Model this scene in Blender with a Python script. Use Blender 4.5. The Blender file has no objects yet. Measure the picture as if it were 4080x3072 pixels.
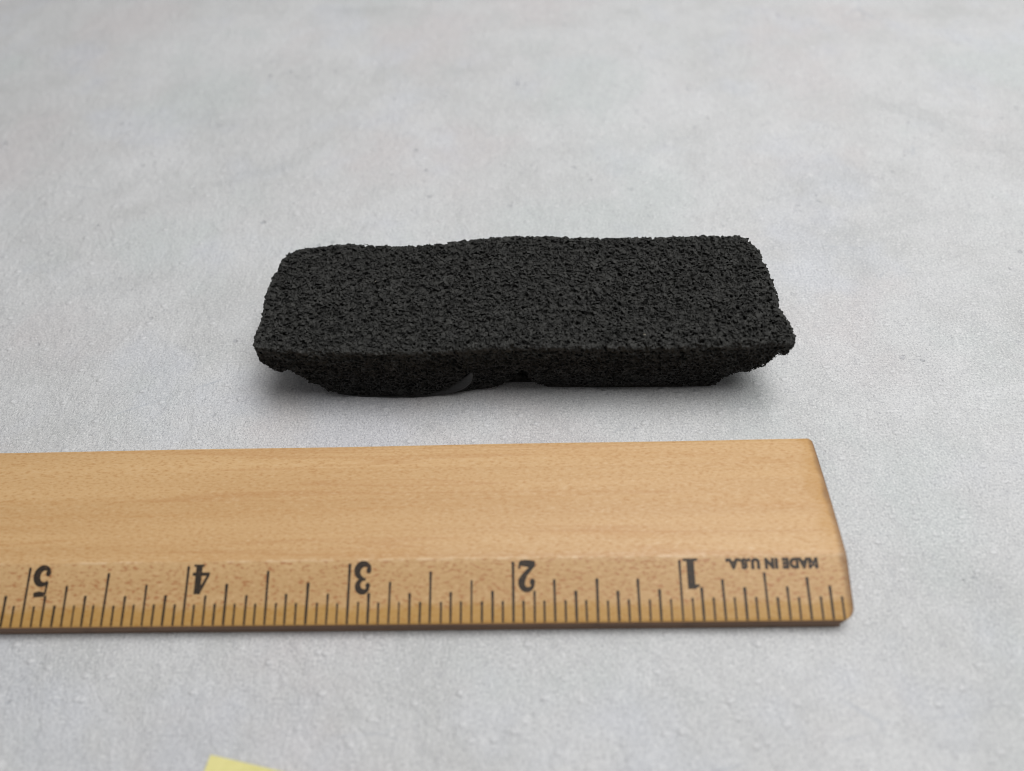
import bpy, bmesh, math, random
import numpy as np
from mathutils import Matrix, Vector

random.seed(7)
MM = 0.001
scene = bpy.context.scene
col = scene.collection

# ------------------------------------------------------------------ camera
cam_data = bpy.data.cameras.new("camera")
cam_data.sensor_width = 36.0
cam_data.lens = 2988.8 / 4080.0 * 36.0
cam_data.clip_start = 0.005
cam_data.clip_end = 20.0
cam = bpy.data.objects.new("camera", cam_data)
col.objects.link(cam)
RIGHT = (0.999112, 0.00464, -0.041871)
UP = (0.020852, 0.809146, 0.587238)
FWD = (-0.036604, 0.58759, -0.808331)
m = Matrix.Identity(4)
for i in range(3):
    m[i][0] = RIGHT[i]
    m[i][1] = UP[i]
    m[i][2] = -FWD[i]
    m[i][3] = (-46.147, -37.333, 115.31)[i] * MM
cam.matrix_world = m
cam_data.dof.use_dof = True
cam_data.dof.focus_distance = 0.1395
cam_data.dof.aperture_fstop = 9.5
scene.camera = cam

# ------------------------------------------------------------------ world and lamps
world = bpy.data.worlds.new("World")
scene.world = world
world.use_nodes = True
bg = world.node_tree.nodes["Background"]
bg.inputs["Color"].default_value = (1.0, 1.0, 1.0, 1)
bg.inputs["Strength"].default_value = 0.13


def area_lamp(name, loc, target, sx, sy, power, color):
    d = bpy.data.lights.new(name, 'AREA')
    d.shape = 'RECTANGLE'
    d.size, d.size_y, d.energy, d.color = sx, sy, power, color
    o = bpy.data.objects.new(name, d)
    col.objects.link(o)
    o.location = loc
    o.rotation_euler = (Vector(target) - Vector(loc)).to_track_quat('-Z', 'Y').to_euler()
    return o


area_lamp("ceiling_lamp", (0.14, 0.10, 0.60), (0.13, 0.09, 0.0), 0.50, 0.32, 4.15, (1.0, 0.998, 0.99))
area_lamp("overhead_fill", (0.10, 0.42, 0.80), (0.0, 0.05, 0.0), 1.0, 0.6, 1.7, (1.0, 1.0, 1.0))  # large overhead panel added towards the back as soft ambient fill

scene.cycles.filter_width = 0.85
vs = scene.view_settings
vs.view_transform = 'Standard'
vs.look = 'None'
vs.exposure = 0.0
vs.gamma = 1.0

# ------------------------------------------------------------------ helpers


class NT:
    """small node-tree builder"""

    def __init__(self, name):
        self.mat = bpy.data.materials.new(name)
        self.mat.use_nodes = True
        self.t = self.mat.node_tree
        self.b = self.t.nodes["Principled BSDF"]
        self.geo = self.n('ShaderNodeTexCoord').outputs['Object']

    def n(self, typ, **kw):
        nd = self.t.nodes.new(typ)
        for k, v in kw.items():
            setattr(nd, k, v)
        return nd

    def put(self, sock, v):
        if isinstance(v, bpy.types.NodeSocket):
            self.t.links.new(v, sock)
        elif v is not None:
            sock.default_value = v

    def math(self, op, a, b=None, c=None, clamp=False):
        nd = self.n('ShaderNodeMath', operation=op, use_clamp=clamp)
        for s, v in zip(nd.inputs, (a, b, c)):
            self.put(s, v)
        return nd.outputs[0]

    def ramp(self, v, a, b, lo=0.0, hi=1.0):
        nd = self.n('ShaderNodeMapRange', interpolation_type='SMOOTHSTEP')
        self.put(nd.inputs[0], v)
        nd.inputs[1].default_value, nd.inputs[2].default_value = a, b
        nd.inputs[3].default_value, nd.inputs[4].default_value = lo, hi
        return nd.outputs[0]

    def mapping(self, scale=(1, 1, 1), loc=(0, 0, 0), rot=(0, 0, 0), vec=None):
        nd = self.n('ShaderNodeMapping')
        self.put(nd.inputs[0], vec or self.geo)
        nd.inputs['Location'].default_value = loc
        nd.inputs['Rotation'].default_value = rot
        nd.inputs['Scale'].default_value = scale
        return nd.outputs[0]

    def noise(self, scale, detail=3, rough=0.5, vec=None, dist=0.0):
        nd = self.n('ShaderNodeTexNoise')
        self.put(nd.inputs['Vector'], vec or self.geo)
        nd.inputs['Scale'].default_value = scale
        nd.inputs['Detail'].default_value = detail
        nd.inputs['Roughness'].default_value = rough
        nd.inputs['Distortion'].default_value = dist
        return nd.outputs['Fac']

    def voronoi(self, scale, vec=None, feature='F1', rand=1.0):
        nd = self.n('ShaderNodeTexVoronoi', feature=feature)
        self.put(nd.inputs['Vector'], vec or self.geo)
        nd.inputs['Scale'].default_value = scale
        nd.inputs['Randomness'].default_value = rand
        return nd

    def mix(self, f, a, b, mode='MIX'):
        nd = self.n('ShaderNodeMix', data_type='RGBA', blend_type=mode)
        self.put(nd.inputs[0], f)
        self.put(nd.inputs[6], a if isinstance(a, bpy.types.NodeSocket) else (*a, 1))
        self.put(nd.inputs[7], b if isinstance(b, bpy.types.NodeSocket) else (*b, 1))
        return nd.outputs[2]

    def sep(self, vec=None):
        nd = self.n('ShaderNodeSeparateXYZ')
        self.put(nd.inputs[0], vec or self.geo)
        return nd.outputs

    def bump(self, h, strength, dist, prev=None):
        nd = self.n('ShaderNodeBump')
        self.put(nd.inputs['Height'], h)
        nd.inputs['Strength'].default_value = strength
        nd.inputs['Distance'].default_value = dist
        if prev:
            self.put(nd.inputs['Normal'], prev)
        return nd.outputs[0]

    def done(self, color, rough=0.6, normal=None, spec=0.5):
        self.put(self.b.inputs['Base Color'], color if isinstance(color, bpy.types.NodeSocket) else (*color, 1))
        self.put(self.b.inputs['Roughness'], rough)
        self.b.inputs['Specular IOR Level'].default_value = spec
        if normal:
            self.put(self.b.inputs['Normal'], normal)
        return self.mat


def mesh_obj(name, verts, faces, mat, parent=None, smooth=False):
    me = bpy.data.meshes.new(name)
    me.from_pydata(verts, [], faces)
    me.update()
    if smooth:
        me.polygons.foreach_set("use_smooth", [True] * len(me.polygons))
    me.materials.append(mat)
    o = bpy.data.objects.new(name, me)
    col.objects.link(o)
    if parent:
        o.parent = parent
    return o


def empty(name, loc, label, cat):
    o = bpy.data.objects.new(name, None)
    o.empty_display_size = 0.01
    o.location = loc
    col.objects.link(o)
    o["label"], o["category"] = label, cat
    return o


# ------------------------------------------------------------------ materials
def mat_tabletop():
    t = NT("grey_concrete_print")
    warp = t.mapping((1, 1.25, 1), rot=(0, 0, 0.35))
    big = t.noise(22, 4, 0.55, warp, 0.6)
    mid = t.noise(85, 5, 0.6, warp, 0.4)
    fine = t.noise(560, 4, 0.65, t.mapping((1.25, 0.8, 1), rot=(0, 0, 0.5)))
    grain = t.noise(2600, 2, 0.7)
    tint = t.noise(19, 4, 0.6, t.mapping((1, 1, 1), loc=(3, 1, 0)))
    c = t.mix(t.ramp(big, 0.28, 0.72), (0.500, 0.502, 0.500), (0.575, 0.578, 0.583))
    c = t.mix(t.ramp(mid, 0.40, 0.66, 0, 0.28), c, (0.620, 0.622, 0.632))
    c = t.mix(t.ramp(mid, 0.46, 0.28, 0, 0.20), c, (0.400, 0.410, 0.405))
    c = t.mix(t.ramp(tint, 0.50, 0.68, 0, 0.75), c, (0.545, 0.518, 0.520))
    c = t.mix(t.ramp(tint, 0.48, 0.32, 0, 0.60), c, (0.500, 0.535, 0.530))
    cool = t.noise(33, 3, 0.6, t.mapping(loc=(5, 4, 0)))
    c = t.mix(t.ramp(cool, 0.50, 0.68, 0, 0.5), c, (0.530, 0.548, 0.595))
    stain = t.noise(26, 5, 0.62, t.mapping((0.8, 1.3, 1), loc=(2, 8, 0), rot=(0, 0, 0.6)), 0.5)
    c = t.mix(t.ramp(stain, 0.54, 0.74, 0, 0.5), c, (0.410, 0.420, 0.420))
    c = t.mix(t.ramp(stain, 0.44, 0.30, 0, 0.35), c, (0.640, 0.645, 0.655))
    c = t.mix(t.ramp(fine, 0.50, 0.74, 0, 0.42), c, (0.400, 0.400, 0.420))
    c = t.mix(t.ramp(fine, 0.46, 0.28, 0, 0.40), c, (0.690, 0.690, 0.695))
    c = t.mix(t.ramp(grain, 0.50, 0.70, 0, 0.60), c, (0.310, 0.315, 0.33))
    c = t.mix(t.ramp(grain, 0.48, 0.30, 0, 0.60), c, (0.760, 0.755, 0.750))
    # small dark pits, some of them in clusters
    pit = t.voronoi(430, t.mapping((1, 1.15, 1), vec=t.mix(0.004, t.geo, t.voronoi(300).outputs['Color'])))
    keep = t.ramp(t.sep(pit.outputs['Color'])[0], 0.84, 0.90)
    clump = t.ramp(t.noise(60, 2, 0.5, t.mapping(loc=(7, 2, 0))), 0.48, 0.66, 0.0, 1.0)
    size = t.math('MULTIPLY', t.sep(pit.outputs['Color'])[1], 0.20)
    pd = t.ramp(t.math('SUBTRACT', pit.outputs['Distance'], size), 0.16, 0.02)
    pits = t.math('MULTIPLY', t.math('MULTIPLY', pd, keep), clump)
    c = t.mix(t.math('MULTIPLY', pits, 0.42), c, (0.25, 0.265, 0.30))
    # pale pebbles standing slightly proud
    peb = t.voronoi(400, t.mapping((1, 1.4, 1), loc=(0.37, 0.11, 0), rot=(0, 0, 0.5)))
    keep2 = t.ramp(t.sep(peb.outputs['Color'])[2], 0.88, 0.94)
    bd = t.math('MULTIPLY', t.ramp(peb.outputs['Distance'], 0.36, 0.08), keep2)
    c = t.mix(t.math('MULTIPLY', bd, 0.35), c, (0.74, 0.74, 0.75))
    # hair-thin bluish scratches
    scr = t.voronoi(16, t.mapping((1, 3.2, 1), rot=(0, 0, 0.9)), feature='DISTANCE_TO_EDGE')
    sm = t.math('MULTIPLY', t.ramp(scr.outputs['Distance'], 0.012, 0.0),
                t.ramp(t.noise(34, 3, 0.6, t.mapping(loc=(1, 9, 0))), 0.58, 0.68))
    c = t.mix(t.math('MULTIPLY', sm, 0.35), c, (0.30, 0.33, 0.38))
    rel = t.noise(150, 6, 0.72, t.mapping((1, 0.7, 1), rot=(0, 0, -0.6)), 0.8)
    c = t.mix(t.ramp(rel, 0.60, 0.74, 0, 0.35), c, (0.40, 0.41, 0.43))
    c = t.mix(t.ramp(rel, 0.40, 0.27, 0, 0.40), c, (0.68, 0.68, 0.685))
    h = t.math('ADD', t.math('MULTIPLY', fine, 0.9), t.math('MULTIPLY', grain, 0.35))
    h = t.math('ADD', h, t.math('MULTIPLY', rel, -2.2))
    h = t.math('ADD', h, t.math('MULTIPLY', bd, 0.7))
    h = t.math('SUBTRACT', h, t.math('MULTIPLY', pits, 0.9))
    return t.done(c, 0.62, t.bump(h, 0.7, 0.00045), 0.35)


def mat_wood():
    t = NT("varnished_maple")
    x, y, z = t.sep()
    long1 = t.noise(1.0, 4, 0.6, t.mapping((22, 420, 420), rot=(0, 0, 0.02)), 0.3)
    long2 = t.noise(1.0, 3, 0.55, t.mapping((7, 150, 150), loc=(3, 2, 1), rot=(0, 0, 0.035)), 0.4)
    c = t.mix(t.ramp(long2, 0.3, 0.7), (0.510, 0.308, 0.138), (0.585, 0.374, 0.180))
    c = t.mix(t.ramp(long1, 0.52, 0.72, 0, 0.55), c, (0.490, 0.270, 0.105))
    # growth-ring lines, few and thin
    ring = t.noise(1.0, 2, 0.5, t.mapping((5, 240, 100), loc=(9, 5, 0), rot=(0, 0, 0.03)), 0.2)
    ln = t.ramp(t.math('ABSOLUTE', t.math('SUBTRACT', ring, 0.56)), 0.016, 0.0)
    c = t.mix(t.math('MULTIPLY', ln, 0.35), c, (0.420, 0.200, 0.070))
    # ray flecks: short brown dashes and pale ones between
    fl = t.noise(1.0, 2, 0.6, t.mapping((1250, 4200, 2400), rot=(0, 0, 0.16)))
    c = t.mix(t.ramp(fl, 0.52, 0.68, 0, 0.75), c, (0.435, 0.225, 0.080))
    c = t.mix(t.ramp(fl, 0.46, 0.30, 0, 0.45), c, (0.640, 0.455, 0.265))
    # the bevelled strip: the varnish has a redder, dotted look, yellow at its lower edge
    bev = t.ramp(y, 0.00935, 0.0090)
    dots = t.noise(1.0, 3, 0.6, t.mapping((1250, 2300, 1500), rot=(0, 0, 0.3)))
    cb = t.mix(t.ramp(long2, 0.3, 0.7), (0.490, 0.300, 0.134), (0.560, 0.358, 0.172))
    cb = t.mix(t.ramp(dots, 0.52, 0.66, 0, 0.85), cb, (0.385, 0.165, 0.065))
    cb = t.mix(t.ramp(dots, 0.46, 0.32, 0, 0.4), cb, (0.690, 0.465, 0.260))
    wav = t.math('ADD', y, t.math('MULTIPLY', t.noise(300, 2, 0.5), 0.0022))
    cb = t.mix(t.ramp(wav, 0.0046, 0.0030, 0, 0.72), cb, (0.430, 0.235, 0.052))
    c = t.mix(bev, c, cb)
    # worn pale line along the crease
    wl = t.math('MULTIPLY', t.ramp(t.math('ABSOLUTE', t.math('SUBTRACT', y, 0.0092)), 0.00034, 0.00008),
                t.ramp(t.noise(260, 3, 0.7), 0.44, 0.62))
    c = t.mix(t.math('MULTIPLY', wl, 0.32), c, (0.820, 0.640, 0.430))
    # amber varnish pooled near the end and along the back
    n2 = t.noise(190, 3, 0.6)
    e = t.ramp(t.math('ADD', x, t.math('MULTIPLY', t.math('SUBTRACT', n2, 0.5), 0.008)), -0.0042, 0.0004)
    e = t.math('MULTIPLY', e, t.ramp(y, 0.008, 0.014))
    c = t.mix(t.math('MULTIPLY', e, 0.6), c, (0.420, 0.205, 0.030))
    e2 = t.ramp(t.math('ADD', x, t.math('MULTIPLY', t.math('SUBTRACT', n2, 0.5), 0.0016)), -0.0013, -0.0002)
    c = t.mix(t.math('MULTIPLY', e2, 0.8), c, (0.20, 0.10, 0.035))
    # a few grubby marks on the flat
    st = t.voronoi(62, t.mapping((0.8, 1.6, 1), loc=(0.2, 0.4, 0)))
    ks = t.ramp(t.sep(st.outputs['Color'])[0], 0.80, 0.86)
    sd = t.math('MULTIPLY', t.ramp(t.math('ADD', st.outputs['Distance'], t.math('MULTIPLY', n2, 0.16)), 0.17, 0.10), ks)
    c = t.mix(t.math('MULTIPLY', sd, 0.42), c, (0.240, 0.135, 0.050))
    h = t.math('ADD', fl, t.math('MULTIPLY', dots, 0.5))
    return t.done(c, t.ramp(fl, 0.3, 0.7, 0.40, 0.52), t.bump(h, 0.35, 0.00012), 0.42)


def mat_wood_edge():
    t = NT("grubby_wood_edge")
    lay = t.noise(1.0, 4, 0.65, t.mapping((12, 400, 2300)), 0.3)
    c = t.mix(t.ramp(lay, 0.34, 0.66), (0.105, 0.058, 0.036), (0.265, 0.150, 0.085))
    sp = t.noise(900, 3, 0.6, t.mapping((0.25, 1, 1)))
    c = t.mix(t.ramp(sp, 0.56, 0.72, 0, 0.7), c, (0.07, 0.042, 0.03))
    return t.done(c, 0.6, t.bump(lay, 0.4, 0.0002), 0.3)


def mat_ink():
    t = NT("black_printing_ink")
    n = t.noise(2600, 3, 0.7)
    c = t.mix(t.ramp(n, 0.54, 0.74, 0, 0.75), (0.030, 0.022, 0.016), (0.190, 0.100, 0.045))
    return t.done(c, 0.5, None, 0.35)


def mat_foam():
    t = NT("black_open_cell_foam")
    n = t.noise(900, 3, 0.6)
    c = t.mix(t.ramp(n, 0.3, 0.7), (0.0145, 0.0145, 0.0138), (0.044, 0.0437, 0.041))
    f = t.noise(5200, 2, 0.6)
    c = t.mix(t.ramp(f, 0.5, 0.75, 0, 0.6), c, (0.014, 0.014, 0.0132))
    # stray grains of pale dust caught in the cells
    d = t.voronoi(330)
    k = t.math('MULTIPLY', t.ramp(t.sep(d.outputs['Color'])[0], 0.968, 0.973), t.ramp(d.outputs['Distance'], 0.10, 0.06))
    c = t.mix(k, c, (0.20, 0.185, 0.15))
    return t.done(c, 0.55, t.bump(t.noise(3200, 3, 0.6), 0.6, 0.00018), 0.17)


def mat_skin():
    t = NT("smooth_foam_skin")
    n = t.noise(1300, 3, 0.6)
    cr = t.voronoi(900, feature='DISTANCE_TO_EDGE')
    c = t.mix(t.ramp(n, 0.3, 0.7), (0.011, 0.0113, 0.0116), (0.022, 0.0225, 0.023))
    c = t.mix(t.ramp(cr.outputs['Distance'], 0.06, 0.0, 0, 0.4), c, (0.014, 0.014, 0.014))
    return t.done(c, 0.6, t.bump(n, 0.3, 0.0002), 0.4)


def mat_note():
    t = NT("yellow_paper")
    n = t.noise(700, 3, 0.6)
    c = t.mix(t.ramp(n, 0.3, 0.7), (0.665, 0.615, 0.255), (0.720, 0.665, 0.295))
    return t.done(c, 0.75, t.bump(n, 0.15, 0.0001), 0.25)


# ------------------------------------------------------------------ the surface everything lies on
def build_tabletop():
    bm = bmesh.new()
    bmesh.ops.create_cube(bm, size=1.0, matrix=Matrix.Translation((-0.02, 0.10, -0.006)) @ Matrix.Diagonal((1.1, 0.9, 0.012, 1)))
    bmesh.ops.bevel(bm, geom=bm.edges[:], offset=0.0015, segments=2, affect='EDGES')
    me = bpy.data.meshes.new("tabletop")
    bm.to_mesh(me)
    bm.free()
    me.materials.append(mat_tabletop())
    o = bpy.data.objects.new("tabletop", me)
    col.objects.link(o)
    o["kind"] = "structure"
    o["label"] = "pale grey concrete-look tabletop with mottled patches and small pits"


# ------------------------------------------------------------------ ruler
RW, RB, RT1, RT0, RTB = 30.68, 9.204, 6.00, 2.89, 4.89
BEV = math.atan2(RT1 - RT0, RB)
BLEN = math.hypot(RT1 - RT0, RB)


def bev_pt(x, s, lift=0.025):
    """point on the bevel: x along the ruler, s up the slope from the front edge (mm)"""
    return Vector((x, s * math.cos(BEV) - lift * math.sin(BEV), RT0 + s * math.sin(BEV) + lift * math.cos(BEV))) * MM


def digit_strokes(d):
    """strokes as lists of (x, y, width) in a box 0.62 wide and 1 high"""
    def arc(cx, cy, rx, ry, a0, a1, w0, w1, wm=None, n=18):
        out = []
        for i in range(n + 1):
            u = i / n
            a = math.radians(a0 + (a1 - a0) * u)
            w = w0 + (w1 - w0) * u
            if wm:
                w += (wm - (w0 + w1) / 2) * math.sin(math.pi * u)
            out.append((cx + rx * math.cos(a), cy + ry * math.sin(a), w))
        return out

    def ball(cx, cy, r):
        return [(cx - r, cy, 0.02), (cx - r * .7, cy, r * 1.42), (cx, cy, 2 * r), (cx + r * .7, cy, r * 1.42), (cx + r, cy, 0.02)]
    if d == 1:
        return [[(0.36, 0.02, 0.20), (0.36, 0.98, 0.20)], [(0.10, 0.035, 0.07), (0.62, 0.035, 0.07)],
                [(0.08, 0.86, 0.05), (0.20, 0.89, 0.09), (0.30, 0.95, 0.10)]]
    if d == 2:
        return [arc(0.31, 0.73, 0.21, 0.22, 175, -35, 0.07, 0.19, 0.15), [(0.49, 0.60, 0.18), (0.36, 0.42, 0.13), (0.14, 0.20, 0.10), (0.05, 0.11, 0.10)],
                [(0.03, 0.09, 0.12), (0.22, 0.10, 0.19), (0.42, 0.075, 0.17), (0.58, 0.075, 0.13)], [(0.57, 0.05, 0.06), (0.60, 0.26, 0.05)], ball(0.13, 0.70, 0.095)]
    if d == 3:
        return [arc(0.29, 0.76, 0.20, 0.20, 160, -80, 0.07, 0.08, 0.17), arc(0.28, 0.28, 0.24, 0.24, 85, -160, 0.08, 0.07, 0.19),
                ball(0.12, 0.76, 0.085), ball(0.10, 0.25, 0.09), [(0.20, 0.545, 0.07), (0.34, 0.545, 0.07)]]
    if d == 4:
        return [[(0.42, 0.03, 0.18), (0.42, 0.98, 0.18)], [(0.38, 0.97, 0.10), (0.05, 0.33, 0.07)], [(0.01, 0.315, 0.09), (0.64, 0.315, 0.09)],
                [(0.24, 0.03, 0.06), (0.62, 0.03, 0.06)]]
    if d == 5:
        return [[(0.14, 0.94, 0.11), (0.36, 0.92, 0.16), (0.55, 0.95, 0.12)], [(0.13, 0.95, 0.06), (0.10, 0.52, 0.07)],
                arc(0.28, 0.32, 0.25, 0.28, 140, -150, 0.07, 0.07, 0.20), ball(0.11, 0.22, 0.095)]
    return [arc(0.31, 0.28, 0.22, 0.26, 0, 360, 0.13, 0.13), arc(0.42, 0.45, 0.33, 0.50, 190, 85, 0.15, 0.07)]


def ribbon(strokes, place):
    vs_, fs = [], []
    for st in strokes:
        base = len(vs_)
        for i, (x, y, w) in enumerate(st):
            a = st[max(i - 1, 0)]
            b = st[min(i + 1, len(st) - 1)]
            dx, dy = b[0] - a[0], b[1] - a[1]
            l = math.hypot(dx, dy) or 1
            nx, ny = -dy / l * w / 2, dx / l * w / 2
            nx, ny = nx * 1.32, ny * 1.25
            vs_ += [place(x + nx, y + ny, len(fs)), place(x - nx, y - ny, len(fs))]
        for i in range(len(st) - 1):
            k = base + 2 * i
            fs.append((k, k + 2, k + 3, k + 1))
    return vs_, fs


def build_ruler():
    wood, edge, ink = mat_wood(), mat_wood_edge(), mat_ink()
    root = empty("ruler", (0, 0, 0), "varnished wooden inch ruler lying flat with upside-down numbers, in front of the black foam", "ruler")
    # cross-section, front bottom -> front top -> crease -> back
    prof = [(0.06, 0.0), (0.0, 0.35), (0.0, RT0 - 0.22), (0.14, RT0 - 0.02)]
    for y in (0.5, 1.0, 1.5, 2.0, 3.5, 6, 8.6):
        prof.append((y, RT0 + (RT1 - RT0) * y / RB))
    prof += [(RB, RT1 - 0.03), (RB + 0.7, RT1 + 0.0)]
    for y in (13, 18, 23, 27, 28.6, 29.4, 30.1):
        u = (y - RB) / (RW - RB)
        prof.append((y, RT1 + (RTB - RT1) * u + 0.18 * math.sin(math.pi * u)))
    prof += [(RW - 0.12, RTB - 0.10), (RW, RTB - 0.4), (RW, 0.3), (RW - 0.2, 0.0)]

    def xe(y):
        x = 0.12 * math.sin(y / RW * math.pi) - 0.05
        if y < 1.9:
            x -= 1.9 - math.sqrt(max(0, 1.9 ** 2 - (1.9 - y) ** 2))
        if y > RW - 0.9:
            k = y - (RW - 0.9)
            x -= 0.9 - math.sqrt(max(0, 0.81 - k * k))
        return x
    n = len(prof)
    V, F, MI = [], [], []
    stations = [-152.4] + [-152.4 + 8 * i for i in range(1, 19)] + ['a', 'b', 'c']
    for s in stations:
        for (y, z) in prof:
            w = 0.05 * math.sin((s if not isinstance(s, str) else 0) * 0.11 + 1) if y > RW - 0.5 else 0
            if s == 'a':
                V.append(((xe(y) - 3.2) * MM, y * MM, z * MM))
            elif s == 'b':
                V.append(((xe(y) - 0.22) * MM, y * MM, z * MM))
            elif s == 'c':
                cy = 4 if y < 15 else RW - 4
                V.append((xe(y) * MM, (y + (cy - y) * 0.02) * MM, (z + (1.6 - z) * 0.07) * MM))
            else:
                V.append((s * MM, (y + w) * MM, z * MM))
    for i in range(len(stations) - 1):
        for j in range(n):
            k = (j + 1) % n
            F.append((i * n + j, (i + 1) * n + j, (i + 1) * n + k, i * n + k))
            MI.append(1 if (j < 3 or j >= n - 4 or i == len(stations) - 2) else 0)
    F.append(tuple(range(n))[::-1])
    MI.append(1)
    F.append(tuple((len(stations) - 1) * n + j for j in range(n)))
    MI.append(1)
    body = mesh_obj("body", V, F, wood, root)
    body.data.materials.append(edge)
    body.data.polygons.foreach_set("material_index", MI)
    bm = bmesh.new()
    bm.from_mesh(body.data)
    bmesh.ops.recalc_face_normals(bm, faces=bm.faces)
    bm.to_mesh(body.data)
    bm.free()

    # graduation marks: one mesh per length, copied along the bevel
    meshes = {}
    lengths = {16: 8.95, 8: 7.9, 4: 6.15, 2: 4.55, 1: 3.15}
    for k, L in lengths.items():
        w = 0.38 if k >= 2 else 0.33
        V = [(-w * .42, 0.0, 0), (w * .42, 0.0, 0), (w * .5, L * .3, 0), (w * .47, L * .75, 0), (w * .56, L - .25, 0), (w * .45, L - .05, 0),
             (0, L, 0), (-w * .5, L - .06, 0), (-w * .58, L - .28, 0), (-w * .46, L * .7, 0), (-w * .5, L * .25, 0)]
        me = bpy.data.meshes.new("tick_mark")
        me.from_pydata([Vector(v) * MM for v in V], [], [tuple(range(len(V)))])
        me.materials.append(ink)
        meshes[k] = me
    for i in range(1, 96):
        k = next(q for q in (16, 8, 4, 2, 1) if i % q == 0)
        o = bpy.data.objects.new("tick_mark", meshes[k])
        col.objects.link(o)
        o.parent = root
        o.location = bev_pt(-25.4 * i / 16 + random.gauss(0, 0.035), 0.22)
        o.rotation_euler = (BEV, 0, random.gauss(0, 0.006))
        sc_y = random.gauss(1, 0.012)
        if i == 24:
            sc_y = 0.80
        if i == 8:
            sc_y = 0.88
        if i < 16 and k in (1, 2):
            sc_y *= 1.06
        o.scale = (random.gauss(1, 0.09), sc_y, 1)

    H = 4.55
    for d in range(1, 6):
        x0 = -25.4 * d + (0.85 if d != 1 else 0.55)

        def place(x, y, k, d=d, x0=x0):
            # upside down: the figure's foot is at the crease and its right is towards -X
            u = 0.62 - x
            return bev_pt(x0 + u * 4.3, BLEN - 0.45 - y * H, 0.025 + 0.0015 * k)
        v, f = ribbon(digit_strokes(d), place)
        mesh_obj("numeral", v, f, ink, root)

    cu = bpy.data.curves.new("lettering", 'FONT')
    cu.body = "MADE IN U.S.A."
    cu.size = 1.95 * MM
    cu.offset = 0.16 * MM
    cu.space_character = 1.13
    cu.shear = 0.0
    tmp = bpy.data.objects.new("lettering", cu)
    col.objects.link(tmp)
    bpy.context.view_layer.update()
    me = bpy.data.meshes.new_from_object(tmp)
    bpy.data.objects.remove(tmp)
    bpy.data.curves.remove(cu)
    xs = [v.co.x for v in me.vertices]
    span = max(xs) - min(xs)
    k = 13.9 * MM / span
    for v in me.vertices:
        x, y = (v.co.x - min(xs)) * k, v.co.y
        v.co = bev_pt(-4.5 - x / MM, BLEN - 0.62 - y / MM, 0.025)
    me.materials.clear()
    me.materials.append(ink)
    me.name = "lettering"
    o = bpy.data.objects.new("lettering", me)
    col.objects.link(o)
    o.parent = root


# ------------------------------------------------------------------ foam block
TOP = [(-93.9, 68.7), (-91.3, 69.7), (-85.3, 70.3), (-82.0, 70.6), (-76.0, 70.0), (-71.5, 69.7), (-65.9, 70.1), (-59.6, 70.8), (-55.8, 71.2), (-49.0, 71.6), (-42.5, 71.3),
       (-33.6, 70.4), (-24.3, 70.3), (-13.9, 70.3), (-7.4, 70.0), (-5.6, 68.9), (-5.5, 68.1), (-4.5, 66.2), (-3.9, 62.2), (-3.5, 58.1), (-3.5, 54.8), (-3.6, 51.8), (-2.9, 49.2),
       (-2.4, 48.0), (-2.3, 44.9), (-3.2, 43.5), (-11.0, 43.0), (-22.5, 42.9), (-34.0, 43.0), (-43.3, 43.3), (-52.9, 43.7), (-64.1, 43.0), (-75.5, 43.3), (-84.6, 43.5), (-91.6, 44.0),
       (-95.9, 44.8), (-96.4, 48.6), (-96.0, 51.3), (-96.4, 54.8), (-96.4, 58.0), (-96.0, 62.4), (-95.4, 65.8)]
UNDER = [(-98, 12.0), (-96.3, 10.6), (-95.2, 9.2), (-93.8, 8.0), (-92.6, 8.3), (-91.6, 9.0), (-90.2, 7.0), (-87.9, 3.2), (-86.1, 1.0), (-84.0, 0.25), (-80, 0.05), (-54, 0.05), (-45, 0.05), (-14.5, 0.1),
         (-13.2, 0.9), (-12.7, 3.2), (-12.3, 4.0), (-8.9, 5.4), (-6.9, 7.1), (-5.1, 9.1), (-3.3, 11.2), (-1, 12.6)]


def smax(a, b, k):
    h = np.maximum(k - np.abs(a - b), 0) / k
    return np.maximum(a, b) + h * h * k * 0.25


def poly_sdf(px, py, poly):
    d = np.full(px.shape, 1e9, np.float32)
    inside = np.zeros(px.shape, bool)
    n = len(poly)
    for i in range(n):
        ax, ay = poly[i]
        bx, by = poly[(i + 1) % n]
        ex, ey = bx - ax, by - ay
        t = np.clip(((px - ax) * ex + (py - ay) * ey) / (ex * ex + ey * ey), 0, 1)
        d = np.minimum(d, (px - ax - t * ex) ** 2 + (py - ay - t * ey) ** 2)
        if ay != by:
            c = ((ay > py) != (by > py)) & (px < (bx - ax) * (py - ay) / (by - ay) + ax)
            inside ^= c
    d = np.sqrt(d)
    return np.where(inside, -d, d).astype(np.float32)


RNG = np.random.default_rng(11)
TAB = RNG.random((32, 32, 32, 5)).astype(np.float32)


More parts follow.
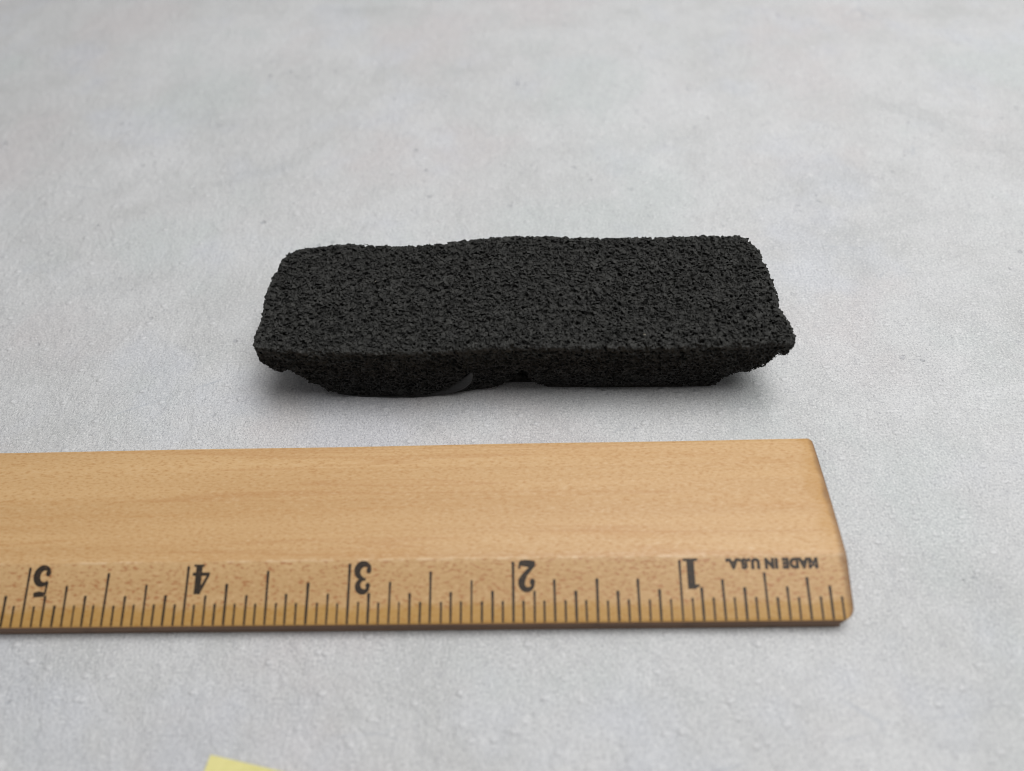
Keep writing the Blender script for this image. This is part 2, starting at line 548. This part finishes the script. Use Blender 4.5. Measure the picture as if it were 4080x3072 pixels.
def worley(P, salt):
    """F1, F2, random number and offset vector of the nearest cell, for points P (n,3) in cell units"""
    outF1, outF2, outR, outO, outR2 = [], [], [], [], []
    for s in range(0, len(P), 120000):
        p = P[s:s + 120000]
        c = np.floor(p).astype(np.int32)
        fr = p - c
        f1 = np.full(len(p), 9, np.float32)
        f2 = np.full(len(p), 9, np.float32)
        r = np.zeros(len(p), np.float32)
        r2 = np.zeros(len(p), np.float32)
        off = np.zeros((len(p), 3), np.float32)
        for dx in (-1, 0, 1):
            for dy in (-1, 0, 1):
                for dz in (-1, 0, 1):
                    e = TAB[(c[:, 0] + dx + salt) & 31, (c[:, 1] + dy + 3 * salt) & 31, (c[:, 2] + dz + ((c[:, 0] + dx) >> 5) * 7) & 31]
                    o = fr - (np.array((dx, dy, dz), np.float32) + e[:, :3])
                    d = np.sqrt((o * o).sum(1))
                    near = d < f1
                    f2 = np.where(near, f1, np.minimum(f2, d))
                    f1 = np.where(near, d, f1)
                    r = np.where(near, e[:, 3], r)
                    r2 = np.where(near, e[:, 4], r2)
                    off[near] = o[near]
        outF1.append(f1), outF2.append(f2), outR.append(r), outO.append(off), outR2.append(r2)
    return np.concatenate(outF1), np.concatenate(outF2), np.concatenate(outR), np.concatenate(outR2), np.concatenate(outO)


def vnoise(P, salt=0):
    """smooth value noise in [-1,1]"""
    c = np.floor(P).astype(np.int32)
    f = P - c
    f = f * f * (3 - 2 * f)
    out = np.zeros(len(P), np.float32)
    for dx in (0, 1):
        for dy in (0, 1):
            for dz in (0, 1):
                w = (f[:, 0] if dx else 1 - f[:, 0]) * (f[:, 1] if dy else 1 - f[:, 1]) * (f[:, 2] if dz else 1 - f[:, 2])
                out += w * TAB[(c[:, 0] + dx + salt) & 31, (c[:, 1] + dy + salt * 5) & 31, (c[:, 2] + dz) & 31, 3]
    return out * 2 - 1


def surface_nets(G, origin, h):
    s = G < 0
    cs = s[:-1, :-1, :-1].astype(np.int8)
    tot = cs.copy()
    for d in [(1, 0, 0), (0, 1, 0), (0, 0, 1), (1, 1, 0), (1, 0, 1), (0, 1, 1), (1, 1, 1)]:
        tot += s[d[0]:d[0] + cs.shape[0], d[1]:d[1] + cs.shape[1], d[2]:d[2] + cs.shape[2]]
    act = (tot > 0) & (tot < 8)
    ci = np.argwhere(act).astype(np.int32)
    idx = np.full(act.shape, -1, np.int32)
    idx[act] = np.arange(len(ci), dtype=np.int32)
    acc = np.zeros((len(ci), 3), np.float32)
    cnt = np.zeros(len(ci), np.float32)
    corners = [(a, b, c) for a in (0, 1) for b in (0, 1) for c in (0, 1)]
    val = {k: G[ci[:, 0] + k[0], ci[:, 1] + k[1], ci[:, 2] + k[2]] for k in corners}
    for k in corners:
        for ax in range(3):
            if k[ax] == 0:
                l = list(k)
                l[ax] = 1
                a, b = val[k], val[tuple(l)]
                cr = (a < 0) != (b < 0)
                t = np.where(cr, a / np.where(cr, a - b, 1), 0)
                p = np.tile(np.array(k, np.float32), (len(ci), 1))
                p[:, ax] = t
                acc[cr] += p[cr]
                cnt[cr] += 1
    V = (ci + acc / cnt[:, None]) * h + np.array(origin, np.float32)
    Q = []
    for ax in range(3):
        sl0 = [slice(1, -1)] * 3
        sl1 = [slice(1, -1)] * 3
        sl0[ax] = slice(0, -1)
        sl1[ax] = slice(1, None)
        a, b = s[tuple(sl0)], s[tuple(sl1)]
        for flip in (False, True):
            e = np.argwhere(a & ~b if not flip else ~a & b).astype(np.int32)
            e += np.array([0 if i == ax else 1 for i in range(3)], np.int32)
            u, v = (ax + 1) % 3, (ax + 2) % 3
            o = []
            for du, dv in ((-1, -1), (0, -1), (0, 0), (-1, 0)):
                q = e.copy()
                q[:, u] += du
                q[:, v] += dv
                o.append(idx[q[:, 0], q[:, 1], q[:, 2]])
            q = np.stack(o, 1)
            Q.append(q if not flip else q[:, ::-1])
    return V, np.concatenate(Q)


def build_foam():
    h = 0.12
    lo, hi = np.array((-98.2, 41.6, -0.6)), np.array((-0.8, 73.2, 16.2))
    nx, ny, nz = np.ceil((hi - lo) / h).astype(int)
    xs = (lo[0] + np.arange(nx) * h).astype(np.float32)
    ys = (lo[1] + np.arange(ny) * h).astype(np.float32)
    zs = (lo[2] + np.arange(nz) * h).astype(np.float32)
    X2, Y2 = np.meshgrid(xs, ys, indexing='ij')
    dp = poly_sdf(X2, Y2, TOP)
    fx = [p[0] for p in TOP[25:36]][::-1]
    fy = [p[1] for p in TOP[25:36]][::-1]
    yfront = np.interp(xs, fx, fy)
    under = np.interp(xs, [u[0] for u in UNDER], [u[1] for u in UNDER])
    slope = np.gradient(under, h)
    ucos = 1 / np.sqrt(1 + np.minimum(np.abs(slope), 4) ** 2)
    inset0 = np.interp(xs, [-88, -82, -70, -64, -58, -45, -10], [2.3, 1.5, 1.0, 1.7, 2.4, 2.7, 2.4])
    P2 = np.stack([X2.ravel() / 14, Y2.ravel() / 9, np.zeros(X2.size, np.float32)], 1)
    zt = 15.0 + 0.22 * vnoise(P2, 4).reshape(X2.shape)
    G = np.empty((nx, ny, nz), np.float32)
    for k, z in enumerate(zs):
        f = smax(dp - 0.3, (z - zt), 0.6)
        t = np.clip((15 - z) / 15, 0, 1)
        yf = yfront + inset0 * (0.35 * t + 0.65 * t * t)
        f = smax(f, (yf[:, None] - 0.2 - Y2).astype(np.float32), 0.8)
        f = smax(f, np.broadcast_to(((under - z) * ucos)[:, None], f.shape), 0.5)
        # the slot across the underside
        cx = -49.1 - 0.02 * z
        wl = np.interp(z, [0, 0.5, 1.4, 3.2, 6, 8.6], [7.2, 6.2, 4.4, 2.2, 1.2, 0.2])
        wr = np.interp(z, [0, 0.7, 1.6, 3.2, 6, 7.8, 8.6], [4.2, 3.5, 2.6, 1.7, 0.9, 0.45, 0.1])
        if z < 8.6:
            sl = np.maximum(np.where(X2 > cx, X2 - cx - wr, cx - X2 - wl), Y2 - 46.8 - 0.6 * z)
            f = smax(f, -sl, 0.6)
        G[:, :, k] = f
    # a broken crumb under the left end and one at the right corner
    band = (G > -1.75) & (G < 0.45)
    ii = np.argwhere(band).astype(np.int32)
    P = (ii * h + lo).astype(np.float32)
    base = G[band]
    low = 0.10 * vnoise(P / 2.6, 2) + 0.08 * vnoise(P / 1.1, 9)
    low *= 1 + 1.3 * np.clip((47.5 - P[:, 1]) / 2, 0, 1)
    Pw = P + 0.16 * np.stack([vnoise(P / 0.7, 1), vnoise(P / 0.7, 5), vnoise(P / 0.7, 8)], 1)
    topness = np.clip((P[:, 2] - 12.6) / 1.6, 0, 1)
    cs = np.array((0.74, 0.72, 0.62), np.float32)
    F1, F2, r, r2, off = worley(Pw / cs, 0)
    w = F2 - F1

    def ss(x, a, b):
        u = np.clip((x - a) / (b - a), 0, 1)
        return u * u * (3 - 2 * u)
    tilt = (off * (np.stack([r2, r, (r * 7.3) % 1], 1) - 0.5)).sum(1)
    inner = np.clip(-dp[ii[:, 0], ii[:, 1]] / 1.2 - 0.1, 0.15, 1)
    # torn lumps with gaps between them on the cut top
    rim = np.clip(-dp[ii[:, 0], ii[:, 1]] / 1.0, 0.45, 1)
    lump = 0.22 * (1 - rim) + rim * 0.55 * (1 - ss(w, 0.0, 0.20)) + 0.85 * rim * tilt + 0.10 * (r - 0.5)
    hole = inner * np.where(r2 > 0.46 + 0.26 * vnoise(P / 4.5, 17), 1.5 * (1 - ss(F1, 0.30, 0.58)), 0)
    # open cells with thin walls on the sides
    side = 0.6 + 0.4 * np.clip((50 - P[:, 1]) / 3, 0, 1) * np.clip((np.minimum(P[:, 0] + 96, -3 - P[:, 0])) / 4, 0, 1)
    pit = side * ((0.95 + 0.50 * r) * ss(w, 0.06, 0.28) - 0.12)
    D = topness * (lump + hole) + (1 - topness) * (pit + 0.3 * tilt)
    F1b, F2b, rb, r2b, offb = worley(Pw / (cs * 0.5), 13)
    wb = F2b - F1b
    D += topness * (0.07 * (1 - ss(wb, 0, 0.25)) + inner * np.where(rb > 0.72, 0.55, 0) * ss(wb, 0.02, 0.25)) + (1 - topness) * 0.17 * ss(wb, 0.04, 0.3)
    D += 0.13 * (offb * (np.stack([r2b, rb, (rb * 5.1) % 1], 1) - 0.5)).sum(1)
    flat = np.clip((P[:, 2] - 0.35) / 0.6, 0, 1)
    G[band] = base + flat * (D + low)
    V, Q = surface_nets(G, lo, h)
    # drop detached crumbs floating off the surface
    lab = np.arange(len(V), dtype=np.int32)
    for _ in range(400):
        mn = lab[Q].min(1)
        old = lab.copy()
        np.minimum.at(lab, Q.ravel(), np.repeat(mn, 4))
        lab = lab[lab]
        if np.array_equal(old, lab):
            break
    big = np.bincount(lab).argmax()
    keepv = lab == big
    remap = np.cumsum(keepv) - 1
    Q = remap[Q[keepv[Q[:, 0]]]]
    V = V[keepv]
    print("foam", len(V), len(Q))
    root = empty("foam_block", (-0.049, 0.057, 0), "rough black foam block with undercut ends, standing behind the wooden ruler", "foam block")
    V = V * MM - np.array(root.location, np.float32)
    me = bpy.data.meshes.new("foam_body")
    me.vertices.add(len(V))
    me.vertices.foreach_set("co", V.astype(np.float32).ravel())
    me.loops.add(len(Q) * 4)
    me.loops.foreach_set("vertex_index", Q.astype(np.int32).ravel())
    me.polygons.add(len(Q))
    me.polygons.foreach_set("loop_start", np.arange(0, len(Q) * 4, 4, dtype=np.int32))
    me.polygons.foreach_set("use_smooth", np.ones(len(Q), bool))
    me.update(calc_edges=True)
    me.validate()
    me.materials.append(mat_foam())
    o = bpy.data.objects.new("foam_body", me)
    col.objects.link(o)
    o.parent = root

    # the moulded skin of the underside, its loose edge curling up in front
    skin = mat_skin()
    path = [(-84.5, 44.9, 0.35, 0.25), (-80, 44.2, 0.30, 0.45), (-74, 43.9, 0.30, 0.6), (-68.5, 43.9, 0.45, 0.75), (-65.5, 44.0, 0.85, 1.1), (-63.2, 44.0, 1.7, 1.9),
            (-61.2, 43.9, 3.0, 2.3), (-59.8, 43.7, 4.6, 2.0), (-59.0, 43.5, 6.1, 1.5), (-58.5, 43.3, 7.4, 0.9), (-58.3, 43.2, 8.3, 0.25)]
    fine = []
    for i in range(len(path) - 1):
        for u in range(6):
            fine.append([path[i][k] + (path[i + 1][k] - path[i][k]) * u / 6 for k in range(4)])
    fine.append(list(path[-1]))
    arr = np.array(fine)
    for _ in range(3):
        arr[1:-1] = (arr[:-2] + 2 * arr[1:-1] + arr[2:]) / 4
    Vs, Fs = [], []
    rr = random.Random(3)
    ncs = 5
    for i, (x, y, z, wd) in enumerate(arr):
        a, b = arr[max(i - 1, 0)], arr[min(i + 1, len(arr) - 1)]
        t = np.array((b[0] - a[0], b[2] - a[2]))
        t /= np.linalg.norm(t)
        nrm = np.array((-t[1], t[0]))
        for side in (0, 1):
            for j in range(ncs):
                u = j / (ncs - 1) - 0.5
                ww = wd * (1 + rr.uniform(-0.06, 0.06))
                px, pz = x + nrm[0] * ww * u, z + nrm[1] * ww * u
                py = y - 0.5 * wd * 0.25 * math.cos(u * math.pi) + (0.22 if side else 0) + 0.3
                Vs.append((px * MM + 0.049, py * MM - 0.057, max(pz, 0.03 + 0.02 * side) * MM))
    st = 2 * ncs
    for i in range(len(arr) - 1):
        for j in range(ncs - 1):
            k = i * st + j
            Fs.append((k, k + 1, k + st + 1, k + st))
            k += ncs
            Fs.append((k + st, k + st + 1, k + 1, k))
        for j, fl in ((0, 0), (ncs - 1, 1)):
            k = i * st + j
            q = (k, k + st, k + st + ncs, k + ncs)
            Fs.append(q if not fl else q[::-1])
    o = mesh_obj("skin_flap", Vs, Fs, skin, root, True)
    o["label"] = "smooth loose skin curling up at the foot of the foam"


# ------------------------------------------------------------------ sticky note
def build_note():
    ang = math.radians(-11.5)
    W, D, n, th = 50.0, 38.0, 14, 0.10
    V, F = [], []
    for side in (0, 1):
        for i in range(n + 1):
            for j in range(n + 1):
                u, v = i / n, j / n
                z = 0.12 + 0.25 * (1 - v) ** 2 + 0.12 * math.sin(u * 3.1) * (1 - v) + (0 if side == 0 else th)
                V.append((u * W * MM, -v * D * MM, z * MM))
    N = (n + 1) ** 2
    idx = lambda s, i, j: s * N + i * (n + 1) + j
    for i in range(n):
        for j in range(n):
            F.append((idx(1, i, j), idx(1, i, j + 1), idx(1, i + 1, j + 1), idx(1, i + 1, j)))
            F.append((idx(0, i, j), idx(0, i + 1, j), idx(0, i + 1, j + 1), idx(0, i, j + 1)))
        F.append((idx(0, i, 0), idx(1, i, 0), idx(1, i + 1, 0), idx(0, i + 1, 0)))
        F.append((idx(0, i + 1, n), idx(1, i + 1, n), idx(1, i, n), idx(0, i, n)))
        F.append((idx(0, 0, i + 1), idx(1, 0, i + 1), idx(1, 0, i), idx(0, 0, i)))
        F.append((idx(0, n, i), idx(1, n, i), idx(1, n, i + 1), idx(0, n, i + 1)))
    o = mesh_obj("sticky_note", V, F, mat_note(), None, False)
    o.location = (-0.0938, -0.0174, 0)
    o.rotation_euler = (0, 0, ang)
    o["label"] = "corner of a plain pale yellow paper note on the grey tabletop"
    o["category"] = "paper note"


build_tabletop()
build_foam()
build_ruler()
build_note()
